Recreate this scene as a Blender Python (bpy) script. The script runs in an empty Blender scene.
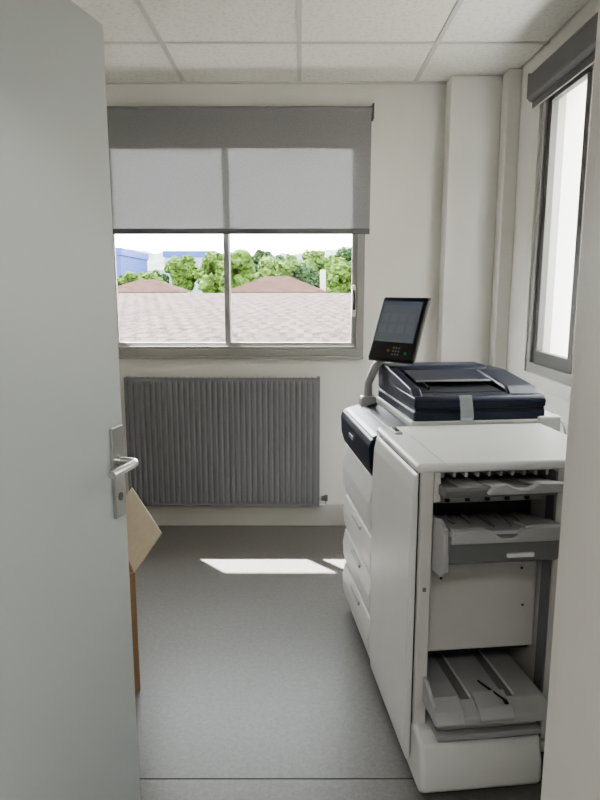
import bpy, bmesh, math, random
from mathutils import Vector, Matrix, noise
random.seed(4)
scene = bpy.context.scene
COL = scene.collection

# ---------------------------------------------------------------- materials
def newmat(name):
    m = bpy.data.materials.new(name); m.use_nodes = True
    nt = m.node_tree
    return m, nt, nt.nodes['Principled BSDF']

def mat(name, col, rough=0.5, metal=0.0, var=0.0, vscale=8.0, bump=0.0, bscale=60.0, stretch=None, spec=None, coat=0.0):
    m, nt, b = newmat(name)
    b.inputs['Base Color'].default_value = (*col, 1)
    b.inputs['Roughness'].default_value = rough
    b.inputs['Metallic'].default_value = metal
    if spec is not None: b.inputs['Specular IOR Level'].default_value = spec
    if coat: b.inputs['Coat Weight'].default_value = coat
    tc = nt.nodes.new('ShaderNodeTexCoord'); mp = nt.nodes.new('ShaderNodeMapping')
    nt.links.new(tc.outputs['Object'], mp.inputs['Vector'])
    if stretch: mp.inputs['Scale'].default_value = stretch
    n = nt.nodes.new('ShaderNodeTexNoise'); n.inputs['Scale'].default_value = vscale
    n.inputs['Detail'].default_value = 5
    nt.links.new(mp.outputs[0], n.inputs['Vector'])
    v = max(var, 0.02)
    cr = nt.nodes.new('ShaderNodeValToRGB')
    cr.color_ramp.elements[0].position = 0.3; cr.color_ramp.elements[1].position = 0.7
    cr.color_ramp.elements[0].color = (*[max(0, c*(1-v)) for c in col], 1)
    cr.color_ramp.elements[1].color = (*[min(1, c*(1+v)) for c in col], 1)
    nt.links.new(n.outputs['Fac'], cr.inputs['Fac'])
    nt.links.new(cr.outputs[0], b.inputs['Base Color'])
    if bump:
        n2 = nt.nodes.new('ShaderNodeTexNoise'); n2.inputs['Scale'].default_value = bscale
        n2.inputs['Detail'].default_value = 4
        nt.links.new(mp.outputs[0], n2.inputs['Vector'])
        bp = nt.nodes.new('ShaderNodeBump'); bp.inputs['Strength'].default_value = bump
        bp.inputs['Distance'].default_value = 0.01
        nt.links.new(n2.outputs['Fac'], bp.inputs['Height'])
        nt.links.new(bp.outputs[0], b.inputs['Normal'])
    return m

M = {}
M['wall'] = mat('wall_paint', (0.83, 0.82, 0.785), 0.85, var=0.02, vscale=3, bump=0.05, bscale=120)
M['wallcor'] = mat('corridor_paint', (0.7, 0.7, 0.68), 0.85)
M['trimw'] = mat('trim_white', (0.78, 0.775, 0.74), 0.5)
M['base'] = mat('baseboard_paint', (0.58, 0.57, 0.53), 0.5)
M['tbar'] = mat('ceiling_tbar', (0.66, 0.66, 0.64), 0.5)
M['alu'] = mat('aluminium_frame', (0.38, 0.375, 0.36), 0.45, 0.2)
M['aludark'] = mat('aluminium_dark', (0.15, 0.15, 0.145), 0.5, 0.2)
M['steel'] = mat('satin_steel', (0.60, 0.60, 0.59), 0.28, 1.0)
M['door'] = mat('door_laminate', (0.60, 0.64, 0.645), 0.42, var=0.015, vscale=2)
M['jamb'] = mat('door_frame_paint', (0.70, 0.68, 0.64), 0.45)
M['radiator'] = mat('radiator_enamel', (0.225, 0.228, 0.245), 0.42)
M['white'] = mat('printer_white', (0.78, 0.78, 0.765), 0.38)
M['white2'] = mat('printer_offwhite', (0.66, 0.65, 0.62), 0.45)
M['navy'] = mat('printer_navy', (0.006, 0.010, 0.032), 0.38)
M['navyd'] = mat('printer_navy_dark', (0.003, 0.005, 0.012), 0.5)
M['black'] = mat('black_plastic', (0.009, 0.009, 0.011), 0.4)
M['dark'] = mat('dark_recess', (0.04, 0.04, 0.042), 0.6)
M['grey'] = mat('tray_grey', (0.20, 0.205, 0.21), 0.35)
M['lgrey'] = mat('tray_light_grey', (0.44, 0.445, 0.45), 0.32)
M['label'] = mat('label_paper', (0.8, 0.8, 0.8), 0.6)
M['card'] = mat('cardboard', (0.42, 0.27, 0.15), 0.85, var=0.08, vscale=30, stretch=(1, 1, 8))
M['cardin'] = mat('cardboard_inner', (0.66, 0.57, 0.45), 0.85, var=0.05, vscale=30)
M['roller'] = mat('roller_fabric_dark', (0.18, 0.18, 0.185), 0.8)
M['rubber'] = mat('rubber', (0.03, 0.03, 0.03), 0.7)

# floor
def floor_mat():
    m, nt, b = newmat('lino_floor')
    tc = nt.nodes.new('ShaderNodeTexCoord')
    n = nt.nodes.new('ShaderNodeTexNoise'); n.inputs['Scale'].default_value = 60; n.inputs['Detail'].default_value = 8; n.inputs['Roughness'].default_value = 0.8
    nt.links.new(tc.outputs['Object'], n.inputs['Vector'])
    cr = nt.nodes.new('ShaderNodeValToRGB')
    cr.color_ramp.elements[0].position = 0.36; cr.color_ramp.elements[0].color = (0.168, 0.158, 0.149, 1)
    cr.color_ramp.elements[1].position = 0.66; cr.color_ramp.elements[1].color = (0.218, 0.207, 0.196, 1)
    nt.links.new(n.outputs['Fac'], cr.inputs['Fac'])
    n3 = nt.nodes.new('ShaderNodeTexVoronoi'); n3.inputs['Scale'].default_value = 130
    nt.links.new(tc.outputs['Object'], n3.inputs['Vector'])
    mx = nt.nodes.new('ShaderNodeMix'); mx.data_type = 'RGBA'; mx.blend_type = 'MULTIPLY'
    mx.inputs['Factor'].default_value = 0.2
    nt.links.new(cr.outputs[0], mx.inputs['A'])
    r3 = nt.nodes.new('ShaderNodeMapRange'); r3.inputs['From Max'].default_value = 0.6; r3.inputs['To Min'].default_value = 0.6; r3.inputs['To Max'].default_value = 1.25
    nt.links.new(n3.outputs['Distance'], r3.inputs['Value'])
    nt.links.new(r3.outputs[0], mx.inputs['B'])
    nt.links.new(mx.outputs['Result'], b.inputs['Base Color'])
    b.inputs['Roughness'].default_value = 0.38
    bp = nt.nodes.new('ShaderNodeBump'); bp.inputs['Strength'].default_value = 0.06; bp.inputs['Distance'].default_value = 0.003
    nt.links.new(n.outputs['Fac'], bp.inputs['Height']); nt.links.new(bp.outputs[0], b.inputs['Normal'])
    return m
M['floor'] = floor_mat()

def tile_mat():
    m, nt, b = newmat('ceiling_tile')
    tc = nt.nodes.new('ShaderNodeTexCoord')
    n = nt.nodes.new('ShaderNodeTexNoise'); n.inputs['Scale'].default_value = 55; n.inputs['Detail'].default_value = 6
    nt.links.new(tc.outputs['Object'], n.inputs['Vector'])
    cr = nt.nodes.new('ShaderNodeValToRGB')
    cr.color_ramp.elements[0].position = 0.36; cr.color_ramp.elements[0].color = (0.79, 0.785, 0.745, 1)
    cr.color_ramp.elements[1].position = 0.5; cr.color_ramp.elements[1].color = (0.89, 0.885, 0.845, 1)
    nt.links.new(n.outputs['Fac'], cr.inputs['Fac']); nt.links.new(cr.outputs[0], b.inputs['Base Color'])
    b.inputs['Roughness'].default_value = 0.9
    bp = nt.nodes.new('ShaderNodeBump'); bp.inputs['Strength'].default_value = 0.15; bp.inputs['Distance'].default_value = 0.003
    nt.links.new(n.outputs['Fac'], bp.inputs['Height']); nt.links.new(bp.outputs[0], b.inputs['Normal'])
    return m
M['tile'] = tile_mat()

def glass_mat():
    m = bpy.data.materials.new('window_glass'); m.use_nodes = True; nt = m.node_tree
    nt.nodes.clear()
    o = nt.nodes.new('ShaderNodeOutputMaterial'); t = nt.nodes.new('ShaderNodeBsdfTransparent')
    g = nt.nodes.new('ShaderNodeBsdfGlossy'); g.inputs['Roughness'].default_value = 0.02
    mx = nt.nodes.new('ShaderNodeMixShader'); mx.inputs[0].default_value = 0.04
    t.inputs['Color'].default_value = (0.97, 0.98, 0.975, 1)
    nt.links.new(t.outputs[0], mx.inputs[1]); nt.links.new(g.outputs[0], mx.inputs[2])
    nt.links.new(mx.outputs[0], o.inputs[0])
    return m
M['glass'] = glass_mat()

def fabric_mat():
    m = bpy.data.materials.new('blind_screen_fabric'); m.use_nodes = True; nt = m.node_tree
    nt.nodes.clear()
    o = nt.nodes.new('ShaderNodeOutputMaterial'); t = nt.nodes.new('ShaderNodeBsdfTransparent')
    d = nt.nodes.new('ShaderNodeBsdfDiffuse'); d.inputs['Color'].default_value = (0.42, 0.42, 0.43, 1)
    tr = nt.nodes.new('ShaderNodeBsdfTranslucent'); tr.inputs['Color'].default_value = (0.28, 0.28, 0.29, 1)
    mx1 = nt.nodes.new('ShaderNodeMixShader'); mx1.inputs[0].default_value = 0.20
    mx = nt.nodes.new('ShaderNodeMixShader')
    tc = nt.nodes.new('ShaderNodeTexCoord'); mp = nt.nodes.new('ShaderNodeMapping')
    mp.inputs['Scale'].default_value = (1.0, 0.05, 1.0)
    n = nt.nodes.new('ShaderNodeTexNoise'); n.inputs['Scale'].default_value = 150; n.inputs['Detail'].default_value = 2
    nt.links.new(tc.outputs['Object'], mp.inputs[0]); nt.links.new(mp.outputs[0], n.inputs['Vector'])
    r = nt.nodes.new('ShaderNodeMapRange'); r.inputs['From Min'].default_value = 0.35; r.inputs['From Max'].default_value = 0.65
    r.inputs['To Min'].default_value = 0.06; r.inputs['To Max'].default_value = 0.19
    nt.links.new(n.outputs['Fac'], r.inputs['Value'])
    nt.links.new(d.outputs[0], mx1.inputs[1]); nt.links.new(tr.outputs[0], mx1.inputs[2])
    nt.links.new(r.outputs[0], mx.inputs[0]); nt.links.new(mx1.outputs[0], mx.inputs[1]); nt.links.new(t.outputs[0], mx.inputs[2])
    nt.links.new(mx.outputs[0], o.inputs[0])
    return m
M['fabric'] = fabric_mat()

def clear_mat():
    m = bpy.data.materials.new('clear_plastic'); m.use_nodes = True; nt = m.node_tree
    nt.nodes.clear()
    o = nt.nodes.new('ShaderNodeOutputMaterial'); t = nt.nodes.new('ShaderNodeBsdfTransparent')
    p = nt.nodes.new('ShaderNodeBsdfPrincipled'); p.inputs['Base Color'].default_value = (0.75, 0.78, 0.8, 1); p.inputs['Roughness'].default_value = 0.12
    mx = nt.nodes.new('ShaderNodeMixShader'); mx.inputs[0].default_value = 0.35
    nt.links.new(t.outputs[0], mx.inputs[1]); nt.links.new(p.outputs[0], mx.inputs[2]); nt.links.new(mx.outputs[0], o.inputs[0])
    return m
M['clear'] = clear_mat()

def emis(name, col, s):
    m, nt, b = newmat(name)
    b.inputs['Base Color'].default_value = (*col, 1)
    b.inputs['Emission Color'].default_value = (*col, 1); b.inputs['Emission Strength'].default_value = s
    b.inputs['Roughness'].default_value = 0.15
    return m
M['screen'] = emis('screen_panel', (0.040, 0.045, 0.050), 0.6)
M['scr2'] = emis('screen_tiles', (0.044, 0.050, 0.056), 0.6)
M['scr3'] = emis('screen_blue', (0.030, 0.040, 0.055), 0.6)
M['orange'] = emis('led_orange', (0.30, 0.10, 0.04), 0.2)
M['green'] = emis('led_green', (0.04, 0.22, 0.08), 0.2)
M['fill'] = emis('fill_glow', (1, 0.98, 0.95), 6.0)  # glow of the added corridor fill panel, out of view

# ---------------------------------------------------------------- mesh helpers
def link(ob, parent=None):
    COL.objects.link(ob)
    if parent is not None: ob.parent = parent
    return ob

def empty(name, loc=(0, 0, 0), rz=0):
    e = bpy.data.objects.new(name, None); e.empty_display_size = 0.1
    e.location = loc; e.rotation_euler = (0, 0, rz); COL.objects.link(e)
    return e

def mesh_from(name, bm, m, parent=None, smooth=False, off=None):
    me = bpy.data.meshes.new(name)
    bmesh.ops.recalc_face_normals(bm, faces=bm.faces)
    bm.to_mesh(me); bm.free()
    if isinstance(m, (list, tuple)):
        for k in m: me.materials.append(k)
    else: me.materials.append(m)
    if smooth:
        for p in me.polygons: p.use_smooth = True
    ob = bpy.data.objects.new(name, me)
    return link(ob, parent)

def add_box(bm, lo, hi, bevel=0, seg=2, mi=0):
    r = bmesh.ops.create_cube(bm, size=1)
    vs = r['verts']
    lo = Vector(lo); hi = Vector(hi)
    for v in vs:
        v.co = Vector([(lo[i]+hi[i])/2 + v.co[i]*(hi[i]-lo[i]) for i in range(3)])
    fs = set(f for v in vs for f in v.link_faces)
    for f in fs: f.material_index = mi
    if bevel:
        es = list(set(e for v in vs for e in v.link_edges))
        r2 = bmesh.ops.bevel(bm, geom=es, offset=bevel, segments=seg, profile=0.5, affect='EDGES', clamp_overlap=True)
        for f in r2['faces']: f.material_index = mi

def box(name, lo, hi, m, bevel=0, parent=None, seg=2):
    bm = bmesh.new(); add_box(bm, lo, hi, bevel, seg)
    return mesh_from(name, bm, m, parent)

def boxes(name, lst, m, bevel=0, parent=None):
    bm = bmesh.new()
    for b in lst:
        add_box(bm, b[0], b[1], bevel, 2, b[2] if len(b) > 2 else 0)
    return mesh_from(name, bm, m, parent)

def prism(name, prof, axis, a, b, m, bevel=0, parent=None, seg=2):
    """prof: 2D points; axis 0 -> pts are (y,z); axis 1 -> (x,z); axis 2 -> (x,y)"""
    bm = bmesh.new()
    def mk(p, t):
        if axis == 0: return (t, p[0], p[1])
        if axis == 1: return (p[0], t, p[1])
        return (p[0], p[1], t)
    v1 = [bm.verts.new(mk(p, a)) for p in prof]
    v2 = [bm.verts.new(mk(p, b)) for p in prof]
    n = len(prof)
    bm.faces.new(v1); bm.faces.new(v2[::-1])
    for i in range(n):
        bm.faces.new((v1[i], v2[i], v2[(i+1) % n], v1[(i+1) % n]))
    bmesh.ops.recalc_face_normals(bm, faces=bm.faces)
    if bevel:
        bmesh.ops.bevel(bm, geom=list(bm.edges), offset=bevel, segments=seg, profile=0.5, affect='EDGES', clamp_overlap=True)
    return mesh_from(name, bm, m, parent)

def tube(name, pts, r, m, parent=None, res=6):
    cu = bpy.data.curves.new(name, 'CURVE'); cu.dimensions = '3D'
    s = cu.splines.new('POLY'); s.points.add(len(pts)-1)
    for i, p in enumerate(pts): s.points[i].co = (*p, 1)
    cu.bevel_depth = r; cu.bevel_resolution = res; cu.use_fill_caps = True
    cu.materials.append(m)
    tmp = bpy.data.objects.new(name, cu); COL.objects.link(tmp)
    dg = bpy.context.evaluated_depsgraph_get()
    me = bpy.data.meshes.new_from_object(tmp.evaluated_get(dg))
    me.name = name
    bpy.data.objects.remove(tmp)
    for p in me.polygons: p.use_smooth = True
    ob = bpy.data.objects.new(name, me)
    return link(ob, parent)

# ---------------------------------------------------------------- room constants
H = 1.45; D = 3.80; C = 2.575
RX = 1.155; LX = -1.75; NY0 = 0.52; NY1 = 0.69

# floor & seam
boxes('floor', [((LX-0.2, -1.9, -0.1), (RX+0.2, D+0.15, 0.0))], M['floor'])
box('trim_floor_joint', (LX, 1.6985, 0.0), (RX, 1.702, 0.001), M['dark'])
# walls
wx0, wx1, wz0, wz1 = -1.15, 0.375, 1.052, 2.444
boxes('wall_far', [((LX-0.2, D, 0), (wx0, D+0.15, 2.75)), ((wx1, D, 0), (RX+0.2, D+0.15, 2.75)),
                   ((wx0, D, 0), (wx1, D+0.15, wz0)), ((wx0, D, wz1), (wx1, D+0.15, 2.75))], M['wall'])
ry0, ry1, rz0, rz1 = 2.10, 3.22, 1.045, 2.40
boxes('wall_right', [((RX, NY0, 0), (RX+0.2, ry0, 2.75)), ((RX, ry1, 0), (RX+0.2, D, 2.75)),
                     ((RX, ry0, 0), (RX+0.2, ry1, rz0)), ((RX, ry0, rz1), (RX+0.2, ry1, 2.75))], M['wall'])
box('wall_left', (LX-0.2, -1.9, 0), (LX, D, 2.75), M['wall'])
jx0, jx1 = -0.655, 0.294
boxes('wall_near', [((LX, NY0, 0), (jx0-0.01, NY1-0.01, 2.75)), ((jx1+0.03, NY0, 0), (RX, NY1-0.01, 2.75)),
                    ((jx0-0.01, NY0, 2.09), (jx1+0.03, NY1-0.01, 2.75))], M['wall'])
boxes('wall_corridor', [((RX, -1.9, 0), (RX+0.2, NY0, 2.75)), ((LX-0.2, -2.1, 0), (RX+0.2, -1.9, 2.75))], M['wallcor'])
# pilaster and pipe boxing
box('trim_pilaster', (0.812, 3.668, 0), (1.085, D, C), M['wall'], 0.004)
box('trim_pipe_casing', (1.085, 3.56, 0), (RX, D, C), M['wall'], 0.004)
# ceiling tiles
bm = bmesh.new(); T = 0.640
xs = [-0.003 + T*i for i in range(-4, 4)]
ys = [3.215 - T*i for i in range(-1, 8)]
for i in range(len(xs)-1):
    for j in range(len(ys)-1):
        a0, a1 = max(xs[i], LX), min(xs[i+1], RX); b1, b0 = min(ys[j], D), max(ys[j+1], -1.9)
        if a1-a0 < 0.03 or b1-b0 < 0.03: continue
        add_box(bm, (a0+0.006, b0+0.006, C+0.004), (a1-0.006, b1-0.006, C+0.02), 0.003, 1)
add_box(bm, (LX-0.2, -2.1, 2.72), (RX+0.2, D+0.15, 2.8))
for x in xs:
    if LX < x < RX: add_box(bm, (x-0.011, -1.9, C-0.001), (x+0.011, D, C+0.012), 0, 1, 1)
for y in ys:
    if -1.9 < y < D: add_box(bm, (LX, y-0.011, C-0.0005), (RX, y+0.011, C+0.012), 0, 1, 1)
add_box(bm, (LX, D-0.022, C-0.004), (0.812, D, C+0.012), 0, 1, 1)
mesh_from('ceiling', bm, [M['tile'], M['tbar']])
# baseboards
box('baseboard_far', (LX, D-0.014, 0), (0.812, D, 0.137), M['base'], 0.004)
box('baseboard_right', (RX-0.014, NY1, 0), (RX, 3.56, 0.12), M['base'], 0.004)
box('baseboard_left', (LX, NY1, 0), (LX+0.014, D-0.014, 0.12), M['base'], 0.004)

# ---------------------------------------------------------------- window 1 (far wall)
w1 = empty('window_1')
boxes('outer_frame', [((wx0, D-0.012, wz0), (wx1, D+0.08, wz0+0.045)), ((wx0, D-0.012, wz1-0.03), (wx1, D+0.08, wz1)),
                      ((wx0, D-0.012, wz0+0.045), (wx0+0.035, D+0.08, wz1-0.03)), ((wx1-0.04, D-0.012, wz0+0.045), (wx1, D+0.08, wz1-0.03))],
      M['alu'], 0.002, w1)
box('head_panel', (wx0+0.035, D+0.01, 2.270), (wx1-0.04, D+0.075, wz1-0.03), M['aludark'], 0, w1)
def sash(pref, a0, a1, z0, z1, y0, y1, w, parent, m):
    boxes(pref+'_sash', [((a0, y0, z0), (a1, y1, z0+w*1.25)), ((a0, y0, z1-w), (a1, y1, z1)),
                         ((a0, y0, z0+w*1.25), (a0+w, y1, z1-w)), ((a1-w, y0, z0+w*1.25), (a1, y1, z1-w))], m, 0.002, parent)
    box(pref+'_glass', (a0+w, (y0+y1)/2-0.002, z0+w), (a1-w, (y0+y1)/2+0.002, z1-w), M['glass'], 0, parent)
sash('left', wx0+0.035, -0.410, wz0+0.045, 2.270, D+0.042, D+0.066, 0.030, w1, M['alu'])
sash('right', -0.445, wx1-0.04, wz0+0.045, 2.270, D+0.012, D+0.036, 0.032, w1, M['alu'])
boxes('track', [((wx0+0.045, D-0.004, wz0+0.045), (wx1-0.04, D+0.0, wz0+0.062)), ((wx0, D-0.03, wz0-0.012), (wx1, D-0.0, wz0+0.004))], M['alu'], 0.001, w1)
boxes('handle', [((0.303, D-0.006, 1.29), (0.329, D+0.013, 1.47))], M['trimw'], 0.004, w1)
boxes('handle_grip', [((0.308, D-0.030, 1.33), (0.323, D-0.004, 1.36)), ((0.308, D-0.036, 1.335), (0.323, D-0.020, 1.445))], M['dark'], 0.003, w1)

# window 2 (right wall)
w2 = empty('window_2')
boxes('outer_frame', [((RX-0.012, ry0, rz0), (RX+0.09, ry1, rz0+0.045)), ((RX-0.012, ry0, rz1-0.045), (RX+0.09, ry1, rz1)),
                      ((RX-0.012, ry0, rz0+0.045), (RX+0.09, ry0+0.04, rz1-0.045)), ((RX-0.012, ry1-0.04, rz0+0.045), (RX+0.09, ry1, rz1-0.045))], M['alu'], 0.002, w2)
def sash_y(pref, b0, b1, z0, z1, x0, x1, w, parent, m):
    boxes(pref+'_sash', [((x0, b0, z0), (x1, b1, z0+w*1.25)), ((x0, b0, z1-w), (x1, b1, z1)),
                         ((x0, b0, z0+w*1.25), (x1, b0+w, z1-w)), ((x0, b1-w, z0+w*1.25), (x1, b1, z1-w))], m, 0.002, parent)
    box(pref+'_glass', ((x0+x1)/2-0.002, b0+w, z0+w), ((x0+x1)/2+0.002, b1-w, z1-w), M['glass'], 0, parent)
sash_y('far', 2.720, ry1-0.04, rz0+0.045, rz1-0.045, RX+0.004, RX+0.036, 0.048, w2, M['aludark'])
sash_y('near', ry0+0.04, 2.765, rz0+0.045, rz1-0.045, RX+0.042, RX+0.066, 0.045, w2, M['aludark'])
boxes('casing', [((RX-0.02, ry1+0.0, rz0-0.06), (RX, ry1+0.07, rz1+0.1)), ((RX-0.02, ry0-0.07, rz0-0.06), (RX, ry0, rz1+0.1)),
                 ((RX-0.03, ry0, rz0-0.06), (RX, ry1, rz0))], M['trimw'], 0.003, w2)

# roller blind far
rb = empty('roller_blind')
fy = D-0.055
box('fabric', (-1.20, fy-0.0006, 1.785), (0.395, fy+0.0006, 2.425), M['fabric'], 0, rb)
box('bottom_bar', (-1.20, fy-0.006, 1.757), (0.395, fy+0.006, 1.787), M['roller'], 0.003, rb)
tube('roller', [(-1.22, fy+0.018, 2.425), (0.40, fy+0.018, 2.425)], 0.020, M['fabric'], rb)
boxes('bracket', [((0.400, fy-0.01, 2.375), (0.408, D, 2.455)), ((-1.23, fy-0.01, 2.375), (-1.222, D, 2.455))], M['aludark'], 0.001, rb)
# roller blind right window (rolled up)
rb2 = empty('roller_blind.001')
box('cassette', (RX-0.10, 2.02, 2.305), (RX-0.022, 3.20, 2.435), M['roller'], 0.03, rb2, 4)
box('bottom_bar', (RX-0.075, 2.05, 2.275), (RX-0.065, 3.17, 2.31), M['roller'], 0.002, rb2)
boxes('bracket', [((RX-0.09, 3.20, 2.33), (RX, 3.206, 2.44)), ((RX-0.09, 2.014, 2.33), (RX, 2.02, 2.44))], M['aludark'], 0, rb2)

# ---------------------------------------------------------------- radiator
rad = empty('radiator')
ax0, ax1, az0, az1 = -1.035, 0.118, 0.150, 0.937
yf = D-0.085
bm = bmesh.new()
n = 34; p = (ax1-ax0-0.03)/n
prof = []
x = ax0+0.015
for i in range(n):
    prof += [(x, yf+0.007), (x+p*0.14, yf+0.007), (x+p*0.36, yf), (x+p*0.78, yf)]
    x += p
prof.append((x, yf+0.007))
rows = []
zs = [(az0+0.01, 0.007), (az0+0.035, 0.0), (az1-0.035, 0.0), (az1-0.01, 0.007)]
for z, push in zs:
    rows.append([bm.verts.new((q[0], max(q[1], yf+push), z)) for q in prof])
for r in range(3):
    for i in range(len(prof)-1):
        bm.faces.new((rows[r][i], rows[r][i+1], rows[r+1][i+1], rows[r+1][i]))
mesh_from('front_panel', bm, M['radiator'], rad)
boxes('side_frame', [((ax0, yf+0.004, az0), (ax0+0.016, yf+0.07, az1)), ((ax1-0.016, yf+0.004, az0), (ax1, yf+0.07, az1)),
                     ((ax0+0.014, yf+0.006, az1-0.014), (ax1-0.014, yf+0.012, az1)), ((ax0+0.014, yf+0.006, az0), (ax1-0.014, yf+0.012, az0+0.014)),
                     ((ax0+0.016, yf+0.055, az0+0.01), (ax1-0.016, yf+0.065, az1-0.02))], M['radiator'], 0.002, rad)
boxes('top_grille', [((ax0+0.02+0.036*i, yf+0.012, az1-0.008), (ax0+0.032+0.036*i, yf+0.055, az1-0.002)) for i in range(31)], M['radiator'], 0, rad)
tube('valve_pipe', [(ax1-0.02, yf+0.035, az0+0.04), (ax1+0.04, yf+0.035, az0+0.04), (ax1+0.04, yf+0.035, 0.148)], 0.007, M['steel'], rad)
tube('valve_head', [(ax1+0.012, yf+0.035, az0+0.04), (ax1+0.034, yf+0.035, az0+0.04)], 0.014, M['aludark'], rad)
tube('valve_cap', [(ax1+0.04, yf+0.035, az0+0.025), (ax1+0.04, yf+0.035, az0+0.060)], 0.012, M['aludark'], rad)
tube('supply_pipe', [(ax1+0.04, yf+0.035, 0.150), (-0.40, yf+0.035, 0.140), (-0.42, yf+0.06, 0.125)], 0.007, M['trimw'], rad)
boxes('wall_bracket', [((-0.8, yf+0.06, 0.3), (-0.77, D, 0.8)), ((-0.15, yf+0.06, 0.3), (-0.12, D, 0.8))], M['radiator'], 0, rad)

# ---------------------------------------------------------------- door
ang = math.atan2(0.977, 0.214)
dr = empty('door_1', (-0.603, 0.689, 0), ang)
box('leaf', (0.012, 0.0, 0.008), (0.83, 0.04, 2.012), M['door'], 0.0015, dr)
box('lock_faceplate', (0.829, 0.010, 0.92), (0.832, 0.030, 1.14), M['steel'], 0, dr)
box('handle_plate', (0.766, -0.008, 0.915), (0.818, 0.0, 1.135), M['steel'], 0.003, dr)
tube('keyhole_ring', [(0.79, -0.010, 0.965), (0.79, -0.006, 0.965)], 0.010, M['aludark'], dr)
lz = 1.052
tube('lever', [(0.79, -0.004, lz), (0.79, -0.040, lz), (0.787, -0.049, lz), (0.779, -0.054, lz), (0.765, -0.055, lz), (0.675, -0.053, lz)], 0.009, M['steel'], dr, 8)
tube('rose', [(0.79, -0.014, lz), (0.79, -0.006, lz)], 0.013, M['steel'], dr)
boxes('handle_plate_back', [((0.768, 0.04, 0.915), (0.812, 0.047, 1.135))], M['steel'], 0.003, dr)
tube('lever_back', [(0.79, 0.046, lz), (0.79, 0.090, lz), (0.765, 0.097, lz), (0.675, 0.095, lz)], 0.009, M['steel'], dr, 8)
for k, z in enumerate((0.25, 1.0, 1.8)):
    tube('hinge_%d' % (k+1), [(0.004, -0.006, z-0.05), (0.004, -0.006, z+0.05)], 0.008, M['steel'], dr)
# door frame
boxes('trim_door_frame', [((jx1, NY0-0.015, 0), (jx1+0.045, NY1, 2.09)), ((jx1-0.013, NY0-0.015, 0), (jx1, NY1-0.05, 2.05)),
                          ((jx0-0.045, NY0-0.015, 0), (jx0, NY1-0.004, 2.09)),
                          ((jx0, NY0-0.015, 2.045), (jx1, NY1, 2.09)), ((jx1+0.045, NY1-0.012, 0), (jx1+0.075, NY1+0.004, 2.12))], M['jamb'], 0.003)

# ---------------------------------------------------------------- cardboard box
cb = empty('cardboard_box', (-0.585, 2.13, 0), math.atan2(0.909, -0.416))
L1, L2, hh, th = 0.58, 0.40, 0.46, 0.005
boxes('sides', [((0, 0, 0.0), (L1, th, hh)), ((0, L2-th, 0), (L1, L2, hh)), ((0, th, 0), (th, L2-th, hh)), ((L1-th, th, 0), (L1, L2-th, hh)),
                ((th, th, 0), (L1-th, L2-th, th))], M['card'], 0, cb)
def quad(name, pts, m, parent, t=0.004):
    bm = bmesh.new(); vs = [bm.verts.new(q) for q in pts]; f = bm.faces.new(vs)
    ob = mesh_from(name, bm, m, parent)
    s = ob.modifiers.new('sol', 'SOLIDIFY'); s.thickness = t; s.offset = 0
    return ob
quad('flap_right', [(0, 0, hh), (L1, 0, hh), (L1, -0.100, hh+0.132), (0, -0.100, hh+0.132)], M['cardin'], cb)
quad('flap_left', [(0, L2, hh), (L1, L2, hh), (L1, L2+0.14, hh+0.08), (0, L2+0.14, hh+0.08)], M['cardin'], cb)
quad('flap_back', [(L1, 0.01, hh), (L1, L2-0.01, hh), (L1+0.12, L2-0.01, hh+0.11), (L1+0.12, 0.01, hh+0.11)], M['cardin'], cb)
quad('flap_front', [(0, 0.01, hh), (0, L2-0.01, hh), (-0.03, L2-0.01, hh-0.17), (-0.03, 0.01, hh-0.17)], M['card'], cb)

# ---------------------------------------------------------------- photocopier
pc = empty('photocopier', (0.325, 1.70, 0), 0.1116)
W, W2, O = M['white'], M['white2'], 0.410
I0 = 0.048   # inner left of the opening
TR = 0.380   # right end of the trays
FV = 0.495   # back of the finisher
# -- finisher --
prism('finisher_front_door', [(0.006, 0.055), (-0.008, 0.06), (-0.014, 0.12), (-0.016, 0.80), (-0.012, 0.90), (-0.004, 0.938), (0.006, 0.950)], 1, 0.010, FV-0.008, W, 0.004, pc)
box('finisher_door_seam', (0.002, 0.016, 0.07), (0.012, FV-0.02, 0.95), M['dark'], 0, pc)
box('finisher_left_column', (0.010, 0.0, 0.06), (I0, FV-0.01, 0.955), W2, 0.005, pc, 3)
box('finisher_column_lock', (0.024, -0.002, 0.60), (0.034, 0.002, 0.612), M['grey'], 0.001, pc)
box('finisher_top', (-0.004, -0.004, 0.948), (0.60, FV, 0.976), W, 0.012, pc, 4)
box('finisher_right_column', (O, 0.0, 0.10), (0.595, FV-0.01, 0.950), W2, 0.004, pc)
box('finisher_right_strip', (O-0.008, 0.004, 0.10), (O, 0.05, 0.94), M['grey'], 0.001, pc)
box('finisher_inner_back', (I0, 0.44, 0.10), (O, 0.46, 0.95), M['dark'], 0, pc)
box('finisher_upper_core', (I0, 0.14, 0.68), (O-0.008, 0.42, 0.93), M['dark'], 0, pc)
box('exit_slot_lip', (I0, 0.03, 0.940), (O-0.008, 0.10, 0.950), M['lgrey'], 0.001, pc)
box('exit_slot_back', (I0, 0.10, 0.905), (O-0.008, 0.14, 0.950), M['grey'], 0, pc)
boxes('exit_rollers', [((0.085+0.034*i, 0.08, 0.925), (0.100+0.034*i, 0.10, 0.944)) for i in range(9)], M['black'], 0.003, pc)
boxes('exit_guides', [((0.070+0.034*i, 0.01, 0.932), (0.078+0.034*i, 0.105, 0.948)) for i in range(10)], M['lgrey'], 0.001, pc)
box('bin_side_plate', (I0, 0.0, 0.865), (0.066, 0.14, 0.95), W2, 0.002, pc)
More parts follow.
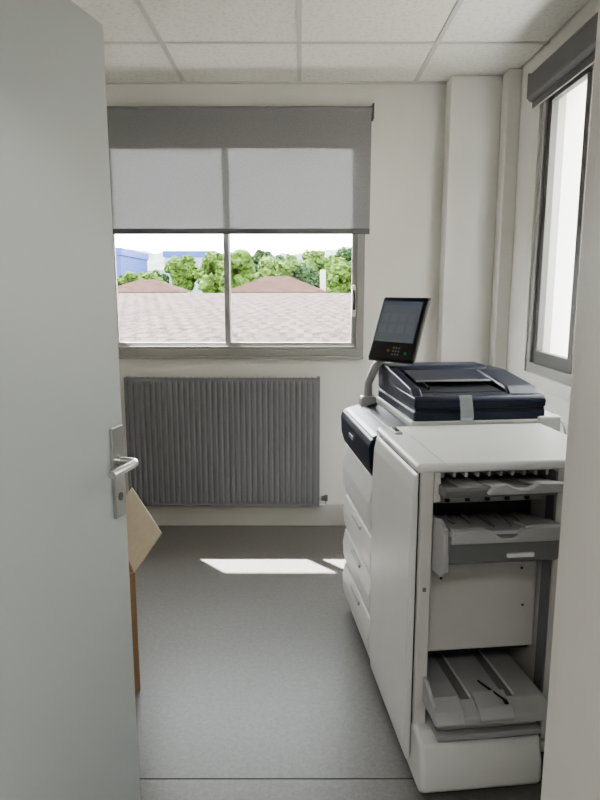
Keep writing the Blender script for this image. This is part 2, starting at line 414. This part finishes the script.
# upper output tray
prism('upper_tray', [(0.12, 0.908), (-0.055, 0.921), (-0.062, 0.915), (-0.055, 0.893), (0.0, 0.888), (0.12, 0.883)], 0, 0.060, TR, M['grey'], 0.002, pc)
prism('upper_tray_pad', [(0.08, 0.912), (-0.05, 0.924), (-0.05, 0.919), (0.08, 0.907)], 0, 0.10, 0.17, M['lgrey'], 0.001, pc)
uh = [(0.165, 0.912), (0.185, 0.936), (0.215, 0.940), (0.232, 0.930), (0.250, 0.925), (0.275, 0.925), (0.292, 0.931), (0.305, 0.941), (TR, 0.938), (TR, 0.912)]
prism('upper_tray_handle', uh, 1, -0.096, -0.074, M['lgrey'], 0.003, pc)
prism('upper_tray_handle_deck', [(0.02, 0.918), (-0.080, 0.936), (-0.085, 0.928), (0.02, 0.912)], 0, 0.30, TR, M['lgrey'], 0.002, pc)
prism('upper_tray_handle_deck_left', [(0.02, 0.918), (-0.080, 0.932), (-0.085, 0.924), (0.02, 0.912)], 0, 0.18, 0.235, M['lgrey'], 0.002, pc)
box('upper_gap_bar', (I0, 0.06, 0.84), (O-0.008, 0.14, 0.862), M['lgrey'], 0.002, pc)
boxes('upper_gap_pins', [((0.10+0.06*i, 0.05, 0.846), (0.112+0.06*i, 0.062, 0.856)) for i in range(5)], M['dark'], 0.001, pc)
# main output tray
prism('main_tray_top', [(0.14, 0.775), (0.02, 0.798), (-0.085, 0.808), (-0.09, 0.796), (0.0, 0.780), (0.14, 0.755)], 0, 0.066, TR, M['lgrey'], 0.003, pc)
prism('main_tray_front', [(-0.094, 0.802), (-0.100, 0.796), (-0.088, 0.722), (-0.075, 0.712), (0.10, 0.680), (0.10, 0.72), (-0.04, 0.775)], 0, 0.062, TR-0.002, M['grey'], 0.004, pc)
boxes('main_tray_ribs', [((0.10+0.05*i, -0.05, 0.802), (0.107+0.05*i, 0.06, 0.808)) for i in range(5)], M['grey'], 0.001, pc)
rim = [(0.064, 0.782), (0.070, 0.818), (0.160, 0.820), (0.178, 0.814), (0.190, 0.802), (0.205, 0.794), (0.235, 0.793), (0.252, 0.800), (0.266, 0.814), (0.285, 0.822), (TR, 0.822), (TR, 0.782)]
prism('main_tray_front_rim', rim, 1, -0.108, -0.080, M['lgrey'], 0.003, pc)
prism('main_tray_wing', [(-0.02, 0.812), (-0.095, 0.824), (-0.098, 0.814), (-0.02, 0.802)], 0, 0.272, TR, M['lgrey'], 0.003, pc)
prism('main_tray_wing_left', [(-0.02, 0.808), (-0.095, 0.820), (-0.098, 0.810), (-0.02, 0.800)], 0, 0.072, 0.165, M['lgrey'], 0.003, pc)
prism('main_tray_arm', [(0.12, 0.80), (-0.03, 0.828), (-0.085, 0.815), (-0.096, 0.70), (-0.07, 0.675), (0.02, 0.66), (0.12, 0.66)], 0, 0.050, 0.064, M['lgrey'], 0.003, pc)
box('tray_label', (0.225, -0.0995, 0.736), (0.300, -0.0905, 0.747), M['label'], 0, pc)
# middle panel and recess
box('middle_panel', (I0+0.010, 0.075, 0.365), (O-0.006, 0.42, 0.690), M['white2'], 0.005, pc)
box('middle_rail_left', (I0, 0.03, 0.38), (I0+0.005, 0.075, 0.68), M['aludark'], 0, pc)
boxes('middle_panel_pins', [((0.10, 0.071, 0.60), (0.106, 0.075, 0.606)), ((0.35, 0.071, 0.62), (0.356, 0.075, 0.626)), ((0.36, 0.071, 0.50), (0.366, 0.075, 0.506))], M['dark'], 0, pc)
box('lower_cavity_ceiling', (I0, 0.10, 0.345), (O-0.008, 0.42, 0.365), M['dark'], 0, pc)
# lower tray
LR = 0.378
def slope_z(v): return 0.270 + (0.36-v)*(0.022/0.42)
prism('lower_tray_bed', [(0.36, 0.270), (-0.06, 0.292), (-0.115, 0.275), (-0.12, 0.252), (-0.06, 0.245), (0.36, 0.235)], 0, 0.042, LR, M['lgrey'], 0.004, pc)
for k, (a, b) in enumerate(((0.130, 0.155), (0.260, 0.285))):
    prism('lower_tray_groove_%d' % (k+1), [(0.34, slope_z(0.34)+0.0015), (-0.055, slope_z(-0.055)+0.0015), (-0.055, slope_z(-0.055)-0.003), (0.34, slope_z(0.34)-0.003)], 0, a, b, M['grey'], 0, pc)
    prism('lower_tray_ridge_%d' % (k+1), [(0.34, slope_z(0.34)+0.006), (-0.05, slope_z(-0.05)+0.006), (-0.05, slope_z(-0.05)-0.003), (0.34, slope_z(0.34)-0.003)], 0, b, b+0.006, M['white'], 0, pc)
prism('lower_tray_side_wall', [(0.30, 0.325), (-0.02, 0.335), (-0.09, 0.300), (-0.10, 0.260), (0.30, 0.24)], 0, 0.034, 0.046, M['lgrey'], 0.003, pc)
prism('lower_tray_stop', [(-0.035, 0.302), (-0.10, 0.292), (-0.122, 0.27), (-0.118, 0.258), (-0.035, 0.28)], 0, 0.165, 0.265, M['lgrey'], 0.003, pc)
prism('lower_tray_left_lip', [(-0.05, 0.302), (-0.105, 0.290), (-0.125, 0.262), (-0.10, 0.245), (-0.05, 0.26)], 0, 0.040, 0.120, M['lgrey'], 0.003, pc)
boxes('lower_tray_foot_lines', [((0.05, -0.1, 0.196), (LR-0.02, -0.02, 0.212)), ((0.065, -0.085, 0.219), (LR-0.03, -0.02, 0.240))], M['lgrey'], 0.003, pc)
tube('lower_tray_lever', [(0.215, 0.03, 0.288), (0.245, -0.09, 0.306)], 0.003, M['black'], pc)
box('lower_tray_lever_tip', (0.240, -0.104, 0.300), (0.252, -0.088, 0.307), M['black'], 0.003, pc)
# base
prism('finisher_base', [(0.42, 0.012), (-0.075, 0.012), (-0.098, 0.035), (-0.094, 0.10), (-0.072, 0.164), (-0.03, 0.184), (0.42, 0.184)], 0, 0.008, 0.372, W, 0.014, pc, 3)
box('finisher_base_right', (0.385, 0.01, 0.04), (0.59, 0.43, 0.10), W2, 0.01, pc)
def caster(i, u, v):
    tube('caster_%d' % i, [(u-0.012, v, 0.021), (u+0.012, v, 0.021)], 0.021, M['rubber'], pc)
    box('caster_fork_%d' % i, (u-0.016, v-0.01, 0.022), (u+0.016, v+0.01, 0.045), M['aludark'], 0.002, pc)
for i, (u, v) in enumerate(((0.06, 0.0), (0.34, 0.0), (0.06, 0.38), (0.50, 0.38), (0.06, 0.60), (0.58, 0.60), (0.06, 0.98), (0.58, 0.98))):
    caster(i+1, u, v)
# small things on finisher top
boxes('top_latch', [((0.030, 0.36, 0.975), (0.055, 0.45, 0.984))], M['lgrey'], 0.003, pc)
boxes('top_latch_key', [((0.036, 0.38, 0.983), (0.049, 0.43, 0.988))], M['dark'], 0.002, pc)
boxes('top_seam', [((0.075, 0.0, 0.9755), (0.0765, FV-0.01, 0.9765))], M['lgrey'], 0, pc)

# -- main engine --
E0 = 0.505
prism('engine_body', [(0.66, 0.045), (0.012, 0.045), (0.008, 0.93), (0.06, 0.955), (0.66, 0.955)], 1, E0, 1.07, W2, 0.004, pc)
def cover(name, z0, z1, v0, v1, bulge=0.010, m=W):
    prism(name, [(0.012, z0), (0.000, z0+0.002), (-bulge, z0+(z1-z0)*0.25), (-bulge-0.003, z0+(z1-z0)*0.6), (-0.003, z1-0.003), (0.012, z1)], 1, v0, v1, m, 0.003, pc)
cover('paper_drawer_1', 0.06, 0.225, E0+0.01, 1.06)
cover('paper_drawer_2', 0.229, 0.385, E0+0.01, 1.06)
cover('paper_drawer_3', 0.389, 0.545, E0+0.01, 1.06)
cover('front_door_cover', 0.550, 0.775, E0+0.01, 1.06, 0.016)
boxes('drawer_grips', [((-0.0145, 0.70, z), (-0.004, 0.86, z+0.014)) for z in (0.195, 0.355, 0.515)], M['lgrey'], 0.003, pc)
prism('control_shelf', [(0.012, 0.780), (-0.008, 0.785), (-0.022, 0.83), (-0.026, 0.90), (-0.018, 0.925), (0.004, 0.937), (0.12, 0.968), (0.13, 0.955), (0.13, 0.78)], 1, E0-0.005, 1.075, M['navy'], 0.005, pc)
prism('shelf_tray', [(0.004, 0.9390), (0.10, 0.9650), (0.10, 0.9625), (0.004, 0.9365)], 1, 0.53, 0.90, M['black'], 0.001, pc)
prism('shelf_rim', [(-0.012, 0.930), (0.006, 0.938), (0.006, 0.942), (-0.012, 0.935)], 1, 0.51, 1.05, M['lgrey'], 0.001, pc)
box('logo_patch', (-0.0272, 0.80, 0.855), (-0.0242, 0.88, 0.868), M['lgrey'], 0, pc)
# scanner platform and lid
SR = 0.630
box('scanner_platform', (0.13, 0.515, 0.950), (0.68, 1.075, 0.985), W, 0.006, pc)
box('scanner_base', (0.14, 0.52, 0.978), (SR, 1.08, 1.022), M['navy'], 0.008, pc)
box('lid_gap', (0.145, 0.525, 1.020), (SR-0.005, 1.07, 1.028), M['black'], 0, pc)
prism('document_lid', [(0.52, 1.028), (0.515, 1.055), (0.53, 1.072), (0.80, 1.076), (1.08, 1.076), (1.08, 1.028)], 0, 0.140, SR, M['navy'], 0.007, pc)
prism('feeder_left_wall', [(0.54, 1.068), (0.58, 1.095), (0.80, 1.120), (0.95, 1.134), (1.06, 1.13), (1.08, 1.06)], 0, 0.140, 0.178, M['navy'], 0.006, pc)
prism('feeder_hump', [(0.88, 1.07), (0.89, 1.124), (0.92, 1.137), (1.04, 1.137), (1.085, 1.10), (1.085, 1.06)], 0, 0.14, 0.56, M['navy'], 0.008, pc)
prism('feeder_right_wing', [(0.56, 1.066), (0.60, 1.096), (0.86, 1.124), (1.02, 1.122), (1.08, 1.06)], 0, 0.505, SR-0.004, M['navy'], 0.010, pc)
prism('document_tray', [(0.60, 1.076), (0.86, 1.090), (0.86, 1.076), (0.60, 1.066)], 0, 0.18, 0.50, M['navyd'], 0.002, pc)
box('feed_mouth', (0.18, 0.870, 1.078), (0.50, 0.886, 1.112), M['black'], 0.001, pc)
prism('input_flap', [(0.72, 1.104), (0.88, 1.124), (0.88, 1.118), (0.72, 1.098)], 0, 0.20, 0.50, M['navy'], 0.002, pc)
prism('input_flap_edge', [(0.712, 1.100), (0.722, 1.105), (0.722, 1.099), (0.712, 1.096)], 0, 0.20, 0.50, M['grey'], 0.001, pc)
prism('document_guides', [(0.64, 1.090), (0.84, 1.112), (0.84, 1.086), (0.64, 1.070)], 0, 0.225, 0.232, M['navy'], 0.001, pc)
prism('document_stop', [(0.500, 0.985), (0.488, 1.000), (0.496, 1.03), (0.518, 1.078), (0.528, 1.075), (0.508, 1.03), (0.504, 1.0)], 0, 0.303, 0.348, M['clear'], 0.001, pc)
box('side_shoulder', (0.60, 0.51, 0.935), (0.690, 0.80, 0.995), W, 0.008, pc)
tube('side_cable', [(0.685, 0.66, 0.98), (0.705, 0.60, 0.99), (0.715, 0.54, 0.96), (0.71, 0.50, 0.90), (0.695, 0.48, 0.6)], 0.005, M['lgrey'], pc)
# -- touch screen --
tube('screen_arm', [(0.085, 1.03, 0.955), (0.085, 1.035, 1.05), (0.115, 1.03, 1.12), (0.19, 1.02, 1.20)], 0.018, M['lgrey'], pc)
box('screen_arm_foot', (0.05, 1.0, 0.945), (0.118, 1.06, 0.995), M['lgrey'], 0.010, pc)
al = math.radians(38); tau = math.radians(22)
wv = Vector((math.sin(al), -math.cos(al), 0)); nh = Vector((-math.cos(al), -math.sin(al), 0))
up = Vector((0, 0, math.cos(tau))) - nh*math.sin(tau); nn = wv.cross(up)
if nn.dot(nh) < 0: nn = -nn
cen = Vector((0.192, 0.975, 1.296))
def scr(name, a0, a1, b0, b1, c0, c1, m, bev=0, seg=3):
    ob = box(name, (a0, b0, c0), (a1, b1, c1), m, bev, pc, seg)
    mt = Matrix(((wv.x, up.x, nn.x, cen.x), (wv.y, up.y, nn.y, cen.y), (wv.z, up.z, nn.z, cen.z), (0, 0, 0, 1)))
    ob.data.transform(mt)
    return ob
scr('screen_housing', -0.118, 0.118, -0.150, 0.132, -0.030, 0.0, M['black'], 0.013)
scr('screen_rim', -0.120, 0.120, -0.152, 0.134, -0.022, -0.014, M['grey'], 0.003)
scr('screen_panel', -0.098, 0.098, -0.070, 0.110, 0.0, 0.0015, M['screen'])
scr('screen_header', -0.098, 0.098, 0.094, 0.110, 0.0012, 0.002, M['scr3'])
k = 0
for i in range(4):
    for j in range(2):
        k += 1
        scr('screen_tile_%d' % k, -0.088+0.046*i, -0.054+0.046*i, 0.02-0.05*j, 0.055-0.05*j, 0.0012, 0.002, M['scr2'])
scr('screen_button_1', -0.02, -0.008, -0.112, -0.102, 0.0, 0.002, M['orange'])
scr('screen_button_2', 0.07, 0.080, -0.12, -0.110, 0.0, 0.002, M['green'])
for i in range(3):
    for j in range(3):
        scr('screen_key_%d' % (i*3+j+1), 0.008+0.014*i, 0.015+0.014*i, -0.125+0.014*j, -0.119+0.014*j, 0.0, 0.002, M['grey'])

# ---------------------------------------------------------------- corridor fill: unseen glowing panel added behind the camera
cl = empty('corridor_fill')
box('fill_housing', (-0.6, -1.0, C-0.03), (0.6, -0.4, C+0.0), M['trimw'], 0.004, cl)
box('fill_panel', (-0.57, -0.97, C-0.034), (0.57, -0.43, C-0.028), M['fill'], 0, cl)

# ---------------------------------------------------------------- exterior
ME = {}
def roof_mat():
    m, nt, b = newmat('weathered_roof_tiles')
    tc = nt.nodes.new('ShaderNodeTexCoord'); br = nt.nodes.new('ShaderNodeTexBrick')
    br.inputs['Scale'].default_value = 1.0
    br.inputs['Brick Width'].default_value = 0.20; br.inputs['Row Height'].default_value = 0.40; br.inputs['Mortar Size'].default_value = 0.05
    br.inputs['Color1'].default_value = (0.068, 0.047, 0.043, 1); br.inputs['Color2'].default_value = (0.034, 0.025, 0.024, 1)
    br.inputs['Mortar'].default_value = (0.016, 0.012, 0.012, 1); br.offset = 0.5
    nt.links.new(tc.outputs['Object'], br.inputs['Vector'])
    n = nt.nodes.new('ShaderNodeTexNoise'); n.inputs['Scale'].default_value = 6.0; n.inputs['Detail'].default_value = 9; n.inputs['Roughness'].default_value = 0.85
    nt.links.new(tc.outputs['Object'], n.inputs['Vector'])
    rr = nt.nodes.new('ShaderNodeMapRange'); rr.inputs['From Min'].default_value = 0.42; rr.inputs['From Max'].default_value = 0.62
    nt.links.new(n.outputs['Fac'], rr.inputs['Value'])
    mx = nt.nodes.new('ShaderNodeMix'); mx.data_type = 'RGBA'
    nt.links.new(rr.outputs[0], mx.inputs['Factor'])
    nt.links.new(br.outputs['Color'], mx.inputs['A']); mx.inputs['B'].default_value = (0.080, 0.064, 0.060, 1)
    nt.links.new(mx.outputs['Result'], b.inputs['Base Color']); b.inputs['Roughness'].default_value = 0.9
    b.inputs['Specular IOR Level'].default_value = 0.05
    return m
ME['roof'] = roof_mat()
ME['brown'] = mat('brown_roof', (0.034, 0.018, 0.015), 0.9, var=0.3, vscale=4, spec=0.05)
ME['render'] = mat('house_render', (0.3, 0.28, 0.24), 0.9)
ME['eave'] = mat('eaves_render', (0.50, 0.475, 0.43), 0.9)
ME['extwall'] = mat('exterior_render', (0.36, 0.34, 0.30), 0.9, var=0.04, vscale=2)
ME['leaf'] = mat('foliage', (0.050, 0.085, 0.018), 0.8, var=0.5, vscale=3, bump=0.8, bscale=6, spec=0.1)
ME['leafd'] = mat('foliage_dark', (0.020, 0.040, 0.014), 0.8, var=0.4, vscale=2, bump=0.8, bscale=4, spec=0.1)
ME['grass'] = mat('grass', (0.09, 0.13, 0.05), 0.95, var=0.3, vscale=0.4)
ME['blue'] = mat('blue_cladding', (0.015, 0.04, 0.20), 0.6)
ME['pale'] = mat('pale_cladding', (0.17, 0.20, 0.26), 0.6)
ME['bark'] = mat('bark', (0.12, 0.08, 0.05), 0.9)
box('ground', (-90, 4.6, -3.2), (90, 160, -3.0), ME['grass'])
box('trim_eaves', (LX-1, D+0.15, 2.68), (RX+1.5, 4.35, 2.80), ME['eave'], 0)
prism('neighbour_roof', [(5.2, 0.72), (14.6, 1.36), (22, 0.5), (22, -3.0), (5.4, -3.0)], 0, -12, 3.4, ME['roof'])
def hip(name, x0, x1, y0, y1, zb, zp):
    bm = bmesh.new()
    w = (y1-y0)/2
    P = [(x0, y0, zb), (x1, y0, zb), (x1, y1, zb), (x0, y1, zb), (x0+w, y0+w, zp), (x1-w, y0+w, zp)]
    v = [bm.verts.new(q) for q in P]
    for f in ((0, 1, 5, 4), (1, 2, 5), (2, 3, 4, 5), (3, 0, 4)): bm.faces.new([v[i] for i in f])
    e = empty(name)
    mesh_from('roof', bm, ME['brown'], e)
    box('walls', (x0+0.2, y0+0.2, -3), (x1-0.2, y1-0.2, zb), ME['render'], 0, e)
    return e
h1 = hip('house', -2.7, 1.0, 23.2, 26.0, 1.35, 1.92)
hip('house.001', -7.2, -4.2, 23.2, 25.6, 1.35, 1.80)
box('chimney', (0.75, 24.0, 1.0), (0.95, 24.3, 2.15), ME['render'], 0, h1)
def bldg(name, x0, x1, y, z1, m, m2):
    e = empty(name)
    box('walls', (x0, y, -3), (x1, y+8, z1), m, 0, e)
    box('fascia', (x0-0.1, y-0.1, z1-0.5), (x1+0.1, y+8.1, z1), m2, 0, e)
    boxes('window_strip', [((x0+0.6+1.4*i, y-0.03, z1-1.5), (x0+1.5+1.4*i, y, z1-0.8)) for i in range(int((x1-x0-1)/1.4))], M['aludark'], 0, e)
bldg('warehouse', -16.5, -12.6, 46, 4.3, ME['blue'], ME['blue'])
bldg('warehouse.001', -11.4, -7.2, 55, 4.6, ME['pale'], ME['blue'])
bldg('warehouse.002', -6.6, 1.0, 70, 5.0, ME['pale'], ME['pale'])
def tree(name, x, y, ztop, r, m, nb=44, wide=1.0, trunk=True):
    e = empty(name)
    bm = bmesh.new()
    hgt = r*2.1
    for i in range(nb):
        a = random.uniform(0, 6.283); t = random.random(); rr = r*0.78*math.sqrt(random.random())*(1.05-0.5*abs(t-0.35))
        cx, cy, cz = x+wide*rr*math.cos(a), y+rr*math.sin(a), ztop-0.28*r-t*hgt*0.8
        s = r*random.uniform(0.17, 0.34)
        res = bmesh.ops.create_icosphere(bm, subdivisions=3, radius=1)
        for v in res['verts']:
            d = 1+0.55*noise.noise(v.co*2.6+Vector((i*7.1, x, y)))+0.40*noise.noise(v.co*7+Vector((i, x, y)))
            v.co = Vector((cx, cy, cz))+v.co*s*d
    mesh_from('crown', bm, m, e)
    if trunk: tube('trunk', [(x, y, -3), (x, y, ztop-r)], r*0.09, ME['bark'], e)
trees = [(-3.45, 29, 3.2, 1.3, 'leaf'), (-1.2, 31, 3.0, 1.1, 'leaf'), (0.3, 32, 2.6, 1.0, 'leafd'), (2.2, 29, 2.9, 1.2, 'leaf'),
         (3.4, 34, 3.3, 1.7, 'leafd'), (-5.4, 30, 3.0, 0.8, 'leaf'), (-6.8, 31, 2.3, 0.8, 'leafd'),
         (-10.2, 27, 2.1, 1.1, 'leaf'), (-2.3, 44, 4.3, 1.3, 'leafd'), (1.2, 46, 4.2, 1.5, 'leaf'), (4.5, 50, 4.7, 2.2, 'leafd'), (-16.0, 40, 3.3, 2.0, 'leaf'),
         (-0.4, 38, 3.1, 1.3, 'leaf'), (-4.6, 36, 3.2, 1.0, 'leafd')]
for (x, y, zt, r, m) in trees:
    tree('tree', x, y, zt, r, ME[m])
tree('hedge', -7.3, 27.5, 2.15, 0.8, ME['leaf'], 80, 2.3, True)
# distant wooded hill
bm = bmesh.new()
nx = 90
prev = None
for i in range(nx+1):
    x = -60+120*i/nx
    z = 7.0+1.6*noise.noise(Vector((x*0.05, 0, 0)))+1.0*noise.noise(Vector((x*0.5, 3, 0)))
    c = [bm.verts.new((x, 95, -3)), bm.verts.new((x, 97, z*0.6)), bm.verts.new((x, 102, z)), bm.verts.new((x, 130, z*0.5))]
    if prev:
        for j in range(3): bm.faces.new((prev[j], c[j], c[j+1], prev[j+1]))
    prev = c
ME['hill'] = mat('hill_woods', (0.07, 0.10, 0.08), 0.9, var=0.35, vscale=0.5)
mesh_from('hill', bm, ME['hill'])
# neighbouring facade outside the right window
box('neighbour_facade', (3.4, -3, -3), (3.8, 9.0, 4.2), ME['extwall'])

# ---------------------------------------------------------------- lights
w = bpy.data.worlds.new('world'); scene.world = w; w.use_nodes = True
nt = w.node_tree; bg = nt.nodes['Background']
tc = nt.nodes.new('ShaderNodeTexCoord'); sp = nt.nodes.new('ShaderNodeSeparateXYZ'); cr = nt.nodes.new('ShaderNodeValToRGB')
nt.links.new(tc.outputs['Generated'], sp.inputs[0]); nt.links.new(sp.outputs['Z'], cr.inputs['Fac']); nt.links.new(cr.outputs[0], bg.inputs['Color'])
cr.color_ramp.elements[0].position = 0.0; cr.color_ramp.elements[0].color = (1.0, 1.0, 1.0, 1)
cr.color_ramp.elements[1].position = 0.6; cr.color_ramp.elements[1].color = (0.92, 0.96, 1.0, 1)
bg.inputs['Strength'].default_value = 5.0
sd = bpy.data.lights.new('sun', 'SUN'); sd.energy = 16.0; sd.angle = math.radians(0.6); sd.color = (1.0, 0.98, 0.94)
so = bpy.data.objects.new('sun', sd); COL.objects.link(so)
so.rotation_euler = Vector((0.42, -0.46, -1.0)).to_track_quat('-Z', 'Y').to_euler()
so.location = (-5, 10, 12)

# ---------------------------------------------------------------- camera
cd = bpy.data.cameras.new('camera'); co = bpy.data.objects.new('camera', cd); COL.objects.link(co)
cd.sensor_width = 36; cd.lens = 640*36/800; cd.clip_start = 0.02; cd.clip_end = 500
co.location = (0, 0, H); co.rotation_euler = (math.radians(90-9.84), 0, 0)
scene.camera = co
scene.view_settings.view_transform = 'AgX'
try:
    scene.view_settings.look = 'AgX - Medium High Contrast'
except Exception:
    pass
scene.view_settings.exposure = 1.62
